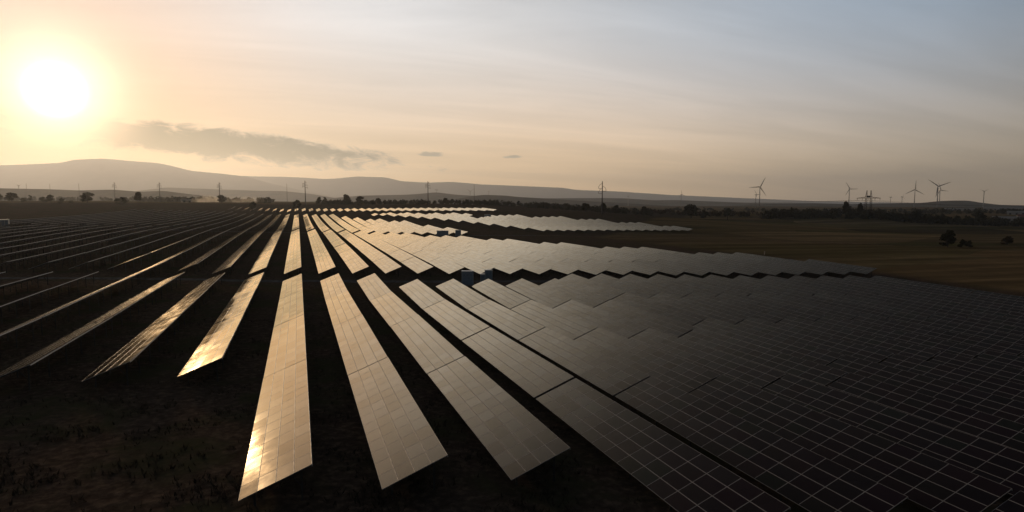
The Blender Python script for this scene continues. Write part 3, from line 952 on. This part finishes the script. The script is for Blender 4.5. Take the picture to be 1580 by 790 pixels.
# ------------------------------------------------------------------ poles, pylon, lines
def pole(px, Z, top_y, label, arms='pairs', cat='power pole', group='power poles along the plain', thin=False):
    u, v = spot(px, Z); g = float(ground_z(np.array(u), np.array(v)))
    H = CAM_H + (309 - top_y) * Z / FOCAL - g; s = H / 30.0
    root = bpy.data.objects.new('power_pole', None); scene.collection.objects.link(root)
    root.location = (u, v, g); root.rotation_euler = (0, 0, math.atan2(-u, v))
    tag(root, label, cat, group)
    w = (0.5 if not thin else 0.3) * s
    m = Mesh(); m.bar((0, 0, -1), (0, 0, H), w * 1.3, 0, w * 0.7, 8); link('shaft', m.data('shaft', [M['pole']], True), root)
    if arms == 'pairs':
        spec = [(0.74, -1, 3.2), (0.80, 1, 3.0), (0.86, -1, 3.0), (0.70, 1, 3.2), (0.80, -1, 3.0), (0.92, 1, 1.6)]
    elif arms == 'curled':
        spec = [(0.84, -1, 3.4), (0.76, 1, 3.4), (0.69, -1, 3.4)]
    else:
        spec = []
    for q, sd, ln in spec:
        m = Mesh(); z = H * q; ln *= s
        if arms == 'curled':
            p = [Vector((sd * ln * x, 0, z + ln * y)) for x, y in ((0, 0.9), (0.6, 0.55), (1, -0.1), (0.95, -0.5), (0, -0.55))]
            for a, b in zip(p, p[1:]): m.bar(a, b, 0.2 * s)
        else:
            m.bar((0, 0, z), (sd * ln, 0, z + 0.5 * s), 0.18 * s); m.bar((0, 0, z + 1.2 * s), (sd * ln, 0, z + 0.5 * s), 0.1 * s)
        link('crossarm', m.data('crossarm', [M['pole']]), root)
        m = Mesh(); m.bar((sd * ln * 0.97, 0, z + (0.4 * s if arms == 'pairs' else -0.4 * ln)), (sd * ln * 0.97, 0, z - 1.2 * s), 0.14 * s)
        link('insulator', m.data('insulator', [M['insulator']]), root)
    return root


pole(249, 1080, 281.5, 'hazy dark power pole left of the dust cloud')
pole(341, 960, 281.5, 'power pole rising behind the flat topped tree')
pole(472.5, 880, 279, 'power pole right of the ragged tree where the rows meet')
pole(661, 806, 280, 'tall power pole in the middle above the last panels')
pole(928.6, 570, 280, 'power pole with curled arms behind the pale wedge', 'curled')
pole(732, 1500, 285, 'thin bare mast beside the tiny turbine', None, 'mast', None, True)
FPG = 'faint poles in the haze under the sun'
pole(45, 2800, 283.5, 'faint pole right of the pale turbine under the sun', None, group=FPG, thin=True)
pole(81, 2600, 284, 'faint pole above the bush pair under the sun', None, group=FPG, thin=True)
pole(125.5, 1800, 283.5, 'faint pole above the boxy dark tree', None, group=FPG, thin=True)
pole(180, 1900, 281.5, 'faint pole above the wide low bush', 'pairs', group=FPG)
pole(444.5, 2600, 283.5, 'faint mast on the plain left of the ragged tree', None, 'mast', None, True)


def pylon(px, Z, top_y):
    u, v = spot(px, Z); g = float(ground_z(np.array(u), np.array(v))); H = CAM_H + (309 - top_y) * Z / FOCAL - g
    root = bpy.data.objects.new('lattice_pylon', None); scene.collection.objects.link(root)
    root.location = (u, v, g); root.rotation_euler = (0, 0, math.atan2(-u, v))
    tag(root, 'rusty lattice pylon with two pointed peaks and a wide crossarm', 'pylon')
    mt = [M['pylon']]; zb = H * 0.70

    def lattice(m, x0, x1, z0, z1, w0, w1, n, r):
        P = lambda t, a, b: Vector((x0 + (x1 - x0) * t + a * (w0 + (w1 - w0) * t), b * (w0 + (w1 - w0) * t), z0 + (z1 - z0) * t))
        for a in (-1, 1):
            for b in (-1, 1): m.bar(P(0, a, b), P(1, a, b), r)
        for i in range(n):
            t0, t1 = i / n, (i + 1) / n
            for b in (-1, 1):
                m.bar(P(t0, -1, b), P(t1, 1, b), r * .7); m.bar(P(t0, 1, b), P(t1, -1, b), r * .7)
                m.bar(P(t0, b, -1), P(t1, b, 1), r * .7)
    for sd in (-1, 1):
        m = Mesh(); lattice(m, sd * 3.4, sd * 2.6, -1.5, zb, 1.3, 0.9, 9, 0.24); link('leg', m.data('leg', mt), root)
        m = Mesh(); lattice(m, sd * 2.6, sd * 2.2, zb + 1.6, H, 1.0, 0.12, 5, 0.22); link('peak', m.data('peak', mt), root)
    m = Mesh()
    for y in (-0.8, 0.8):
        m.bar((-13.5, 0, zb), (-4, y, zb + 1.6), 0.26); m.bar((-4, y, zb + 1.6), (4, y, zb + 1.6), 0.26); m.bar((4, y, zb + 1.6), (13.5, 0, zb), 0.26)
        m.bar((-13.5, 0, zb), (13.5, 0, zb), 0.26)
    for i in range(-12, 12):
        m.bar((i, 0.5, zb), (i + 1, 0.5, zb + max(0.2, 1.6 - max(0, abs(i + 1) - 4) * 0.17)), 0.12)
        m.bar((i, -0.5, zb + max(0.2, 1.6 - max(0, abs(i) - 4) * 0.17)), (i + 1, -0.5, zb), 0.12)
    m.box((0, 0, zb + 2.1), (4.4, 1.0, 2.2))
    link('crossarm', m.data('crossarm', mt), root)
    for x in (-12.5, -7, 0, 7, 12.5):
        m = Mesh(); m.bar((x, 0, zb), (x, 0, zb - 2.6), 0.22, n=6); link('insulator', m.data('insulator', [M['insulator']]), root)
    return root, zb


py_root, py_z = pylon(1338, 800, 293.7)
for i_, off in enumerate((-12.5, 0, 12.5)):
    a = py_root.matrix_basis @ Vector((off, 0, py_z - 2.6)); ax = py_root.rotation_euler.z
    a = Vector(py_root.location) + Matrix.Rotation(ax, 3, 'Z') @ Vector((off, 0, py_z - 2.6))
    m = Mesh()
    for end in (spot(900, 2300), spot(1700, 900)):
        e = Vector((end[0], end[1] + off, a.z + (6 if end[0] < 700 else -2))); prev = a
        for k in range(1, 13):
            t = k / 12; p = a.lerp(e, t); p.z -= 26 * t * (1 - t); m.bar(prev, p, 0.09, n=3); prev = p
    tag(link('power_line', m.data('power_line', [M['pole']])), ('%s power line cable hanging from the lattice pylon' % ('left arm', 'middle', 'right arm')[i_]), 'power line', 'cables of the lattice pylon')


# ------------------------------------------------------------------ inverter cabinets
def cabinet(loc, size, rz, label, doors=3, cat='electrical cabinet', pale=False):
    w, d, h = size; u, v = loc; g = float(ground_z(np.array(u), np.array(v)))
    root = bpy.data.objects.new('inverter_cabinet', None); scene.collection.objects.link(root)
    root.location = (u, v, g); root.rotation_euler = (0, 0, rz); tag(root, label, cat)
    m = Mesh(); m.box((0, 0, 0.0), (w + 0.3, d + 0.3, 0.5)); link('plinth', m.data('plinth', [M['concrete']]), root)
    m = Mesh(); m.box((0, 0, 0.25 + h / 2), (w, d, h)); link('body', m.data('body', [M['cabinet_edge'] if pale else M['cabinet']]), root)
    m = Mesh(); m.box((0, 0, 0.27 + h + 0.06), (w + 0.16, d + 0.16, 0.14)); link('roof', m.data('roof', [M['cabinet_edge']]), root)
    for sx in (-1, 1):
        m = Mesh(); m.box((sx * (w / 2 + 0.01), -d / 2 - 0.01, 0.25 + h / 2), (0.09, 0.09, h - 0.01)); link('corner_post', m.data('corner_post', [M['cabinet_edge']]), root)
    dw = w / doors
    for k in range(doors):
        x = -w / 2 + (k + 0.5) * dw
        m = Mesh(); m.box((x, -d / 2 - 0.02, 0.25 + h * 0.48), (dw * 0.86, 0.05, h * 0.84)); o = link('door', m.data('door', [M['cabinet']]), root)
        m = Mesh(); m.box((x + dw * 0.32, -d / 2 - 0.06, 0.25 + h * 0.5), (0.04, 0.05, 0.25)); link('handle', m.data('handle', [M['louver']]), o)
        m = Mesh()
        for q in range(5): m.box((x, -d / 2 - 0.055, 0.25 + h * 0.68 + q * 0.09), (dw * 0.6, 0.03, 0.05))
        link('louver', m.data('louver', [M['louver']]), o)
    return root


cabinet((34.4, 131.0), (2.4, 1.6, 2.75), R(-14), 'tall blue grey inverter cabinet on the track behind the fifth row')
cabinet((38.2, 132.2), (1.0, 1.3, 1.9), R(-14), 'shorter stepped cabinet between the tall inverter and its taller neighbour', 1)
cabinet((39.7, 132.9), (1.6, 1.4, 2.7), R(-14), 'pale topped cabinet right of the stepped one on the track', 2)
cabinet((74.0, 334.0), (6.2, 2.4, 2.6), R(-14), 'long dark inverter station beside the second track', 5)
cabinet((82.5, 333.6), (3.0, 2.2, 3.0), R(-14), 'short inverter station right of the long one on the second track', 3)
cabinet((-131.6, 357.0), (4.2, 2.4, 3.4), R(10), 'pale cabinet at the left photo edge above the edge-on rows', 3, pale=True)
cabinet((150.5, 506.0), (5.0, 2.2, 2.3), R(-14), 'small dark station in a gap of the pale wedge', 4)
tree('bush', 0, 752, 514, 2.4, 7.0, 'low bush beside the station in the gap of the pale wedge', rot=0.7)


# ------------------------------------------------------------------ sheds and houses on the plain
def shed(px, Z, length, depth, h, rise, label, roof='pale_roof', name='shed', rz=0.0, doors=3):
    u, v = spot(px, Z); g = float(ground_z(np.array(u), np.array(v)))
    root = bpy.data.objects.new(name, None); scene.collection.objects.link(root)
    root.location = (u, v, g); root.rotation_euler = (0, 0, math.atan2(-u, v) + rz); tag(root, label, name.replace('_', ' '))
    a, b = length / 2, depth / 2; m = Mesh()
    m.box((0, 0, h / 2 - 1), (length, depth, h + 2)); 
    for s in (-1, 1): m.quad([(s * a, -b, h), (s * a, b, h), (s * a, 0, h + rise)])
    link('wall', m.data('wall', [M['plaster']]), root)
    m = Mesh(); e = 0.6
    for s in (-1, 1):
        m.quad([(-a - e, s * (b + e), h - e * rise / b), (a + e, s * (b + e), h - e * rise / b), (a + e, 0, h + rise + .02), (-a - e, 0, h + rise + .02)])
        m.quad([(-a - e, s * (b + e), h + .25 - e * rise / b), (a + e, s * (b + e), h + .25 - e * rise / b), (a + e, 0, h + rise + .27), (-a - e, 0, h + rise + .27)])
        m.quad([(-a - e, s * (b + e), h - e * rise / b), (a + e, s * (b + e), h - e * rise / b), (a + e, s * (b + e), h + .25 - e * rise / b), (-a - e, s * (b + e), h + .25 - e * rise / b)])
    link('roof', m.data('roof', [M[roof]]), root)
    for k in range(doors):
        x = -a + (k + .5) * length / doors
        m = Mesh(); m.box((x, -b - .03, h * .4), (min(3.0, length / doors * .5), .1, h * .8)); link('door', m.data('door', [M['dark_open']]), root)


shed(1287, 1450, 27, 10, 4, 2.5, 'pale roofed shed left of the tall blocky tree')
shed(1545, 1700, 84, 14, 5, 3, 'very long pale shed under the hill near the right photo edge', doors=8)
shed(1480, 1650, 70, 12, 4, 2.5, 'long low shed right of the turbine pair', doors=7)
shed(1551, 900, 31, 10, 4, 2.5, 'pale roofed shed nearest on the right behind the fields', doors=4)
shed(1567, 1250, 30, 11, 4.5, 3, 'shed between the long shed and the red roofed house', doors=3)
shed(1575, 960, 11, 9, 4.5, 3.2, 'red roofed house at the right photo edge', 'red_roof', 'house', 0.3, 2)
shed(1592, 990, 13, 9, 4.5, 3.2, 'second red roofed house behind the first at the right edge', 'red_roof', 'house', -0.2, 2)
shed(717, 1500, 46, 12, 4, 2.4, 'far pale greenhouse behind the dark belt right of the mast', 'pale_roof', 'greenhouse', 0, 4)
shed(290, 1000, 15, 7, 3, 2, 'small white roofed shed at the left end of the dust', 'pale_roof', 'shed', 0.1, 2)

m = Mesh(); u_, v_ = 171.0, 198.0; g_ = float(ground_z(np.array(u_), np.array(v_)))
m.box((u_, v_, g_ + 0.55), (0.22, 0.22, 1.4)); m.box((u_, v_, g_ + 1.28), (0.30, 0.30, 0.1))
tag(link('marker_post', m.data('marker_post', [M['plaster']])), 'small pale marker post on the grass past the panels', 'marker post')


# ------------------------------------------------------------------ dust and dry grass
def dust_cloud(px, Z, size, dens, label, seed):
    u, v = spot(px, Z); g = float(ground_z(np.array(u), np.array(v)))
    bm = bmesh.new(); bmesh.ops.create_icosphere(bm, subdivisions=3, radius=1.0)
    rg = np.random.RandomState(seed)
    for q in bm.verts:
        n = math.sin(q.co.x * 3 + seed) * math.cos(q.co.z * 4 + q.co.y * 2) * 0.16
        q.co *= 1 + n
        q.co.x *= size[0]; q.co.y *= size[1]; q.co.z = max(q.co.z, -0.15) * size[2]
    me = bpy.data.meshes.new('dust_cloud'); bm.to_mesh(me); bm.free()
    mt = bpy.data.materials.new('dust'); mt.use_nodes = True; N = Nodes(mt.node_tree); N.n.clear()
    co = N.new('ShaderNodeTexCoord').outputs['Object']
    n = N.noise(co, 0.09, 4, 0.6)
    sc = N.new('ShaderNodeMapping'); N.l.new(co, sc.inputs[0]); sc.inputs['Scale'].default_value = (1 / size[0], 1 / size[1], 1 / size[2])
    fall = N.smooth(N.v('LENGTH', sc.outputs[0]), 1.0, 0.15)
    pv = N.new('ShaderNodeVolumePrincipled'); pv.inputs['Color'].default_value = (0.95, 0.88, 0.75, 1); pv.inputs['Anisotropy'].default_value = 0.45
    N.l.new(N.m('MULTIPLY', N.m('MULTIPLY', N.smooth(n, 0.35, 0.7), fall), dens), pv.inputs['Density'])
    out = N.new('ShaderNodeOutputMaterial'); N.l.new(pv.outputs[0], out.inputs['Volume'])
    me.materials.append(mt)
    tag(link('dust_cloud', me, None, (u, v, g + 0.2 * size[2])), label, 'dust', None, 'stuff')


dust_cloud(322, 960, (27, 12, 11), 0.22, 'pale dust drifting between the white shed and the flat topped tree', 1)
dust_cloud(375, 1000, (40, 14, 12), 0.05, 'thin dust drifting right of the flat topped tree', 2)


def dry_grass():
    rg = np.random.RandomState(5); n = 16000
    d = 14 + 75 * rg.uniform(0, 1, n) ** 1.3
    px = rg.uniform(-60, 1000, n); t = (px - 790) / FOCAL
    u = d * (math.sin(YAW) + t * math.cos(YAW)); v = d * (math.cos(YAW) - t * math.sin(YAW))
    clump = np.sin(u * 0.7 + 2 * np.sin(v * 0.31)) + np.sin(v * 0.9 + 1.7 * np.sin(u * 0.4))
    k = clump + rg.normal(0, 0.7, n) > 0.35
    u, v = u[k], v[k]; n = len(u)
    g = ground_z(u, v) - 0.03
    V = []
    for b in range(4):
        a = rg.uniform(0, 6.28, n); h = rg.uniform(0.10, 0.34, n); w = rg.uniform(0.02, 0.05, n); le = rg.uniform(-0.2, 0.2, (2, n))
        bu, bv = u + rg.normal(0, 0.09, n), v + rg.normal(0, 0.09, n); cx, cy = np.cos(a) * w, np.sin(a) * w
        V.append(np.stack([np.stack([bu - cx, bv - cy, g], -1), np.stack([bu + cx, bv + cy, g], -1),
                           np.stack([bu + cx * .3 + le[0], bv + cy * .3 + le[1], g + h], -1), np.stack([bu - cx * .3 + le[0], bv - cy * .3 + le[1], g + h], -1)], 1))
    tag(link('dry_grass', quads_mesh('dry_grass', np.concatenate(V), M['grass'])), 'dark dry grass tufts on the soil between the rows', 'grass', None, 'stuff')


dry_grass()


# ------------------------------------------------------------------ haze
def build_haze():
    me = Mesh(); me.box((0, 0, (1120 - 260) / 2), (50000, 50000, 1120 + 260))
    mt = bpy.data.materials.new('haze_air'); mt.use_nodes = True
    N = Nodes(mt.node_tree); N.n.clear()
    pv = N.new('ShaderNodeVolumePrincipled')
    pv.inputs['Color'].default_value = (0.84, 0.90, 0.98, 1)
    pv.inputs['Density'].default_value = HAZE_DENSITY
    pv.inputs['Anisotropy'].default_value = HAZE_G
    out = N.new('ShaderNodeOutputMaterial'); N.l.new(pv.outputs[0], out.inputs['Volume'])
    o = link('haze', me.data('haze', [mt]))
    tag(o, kind='stuff')


HAZE_G = 0.58
build_haze()
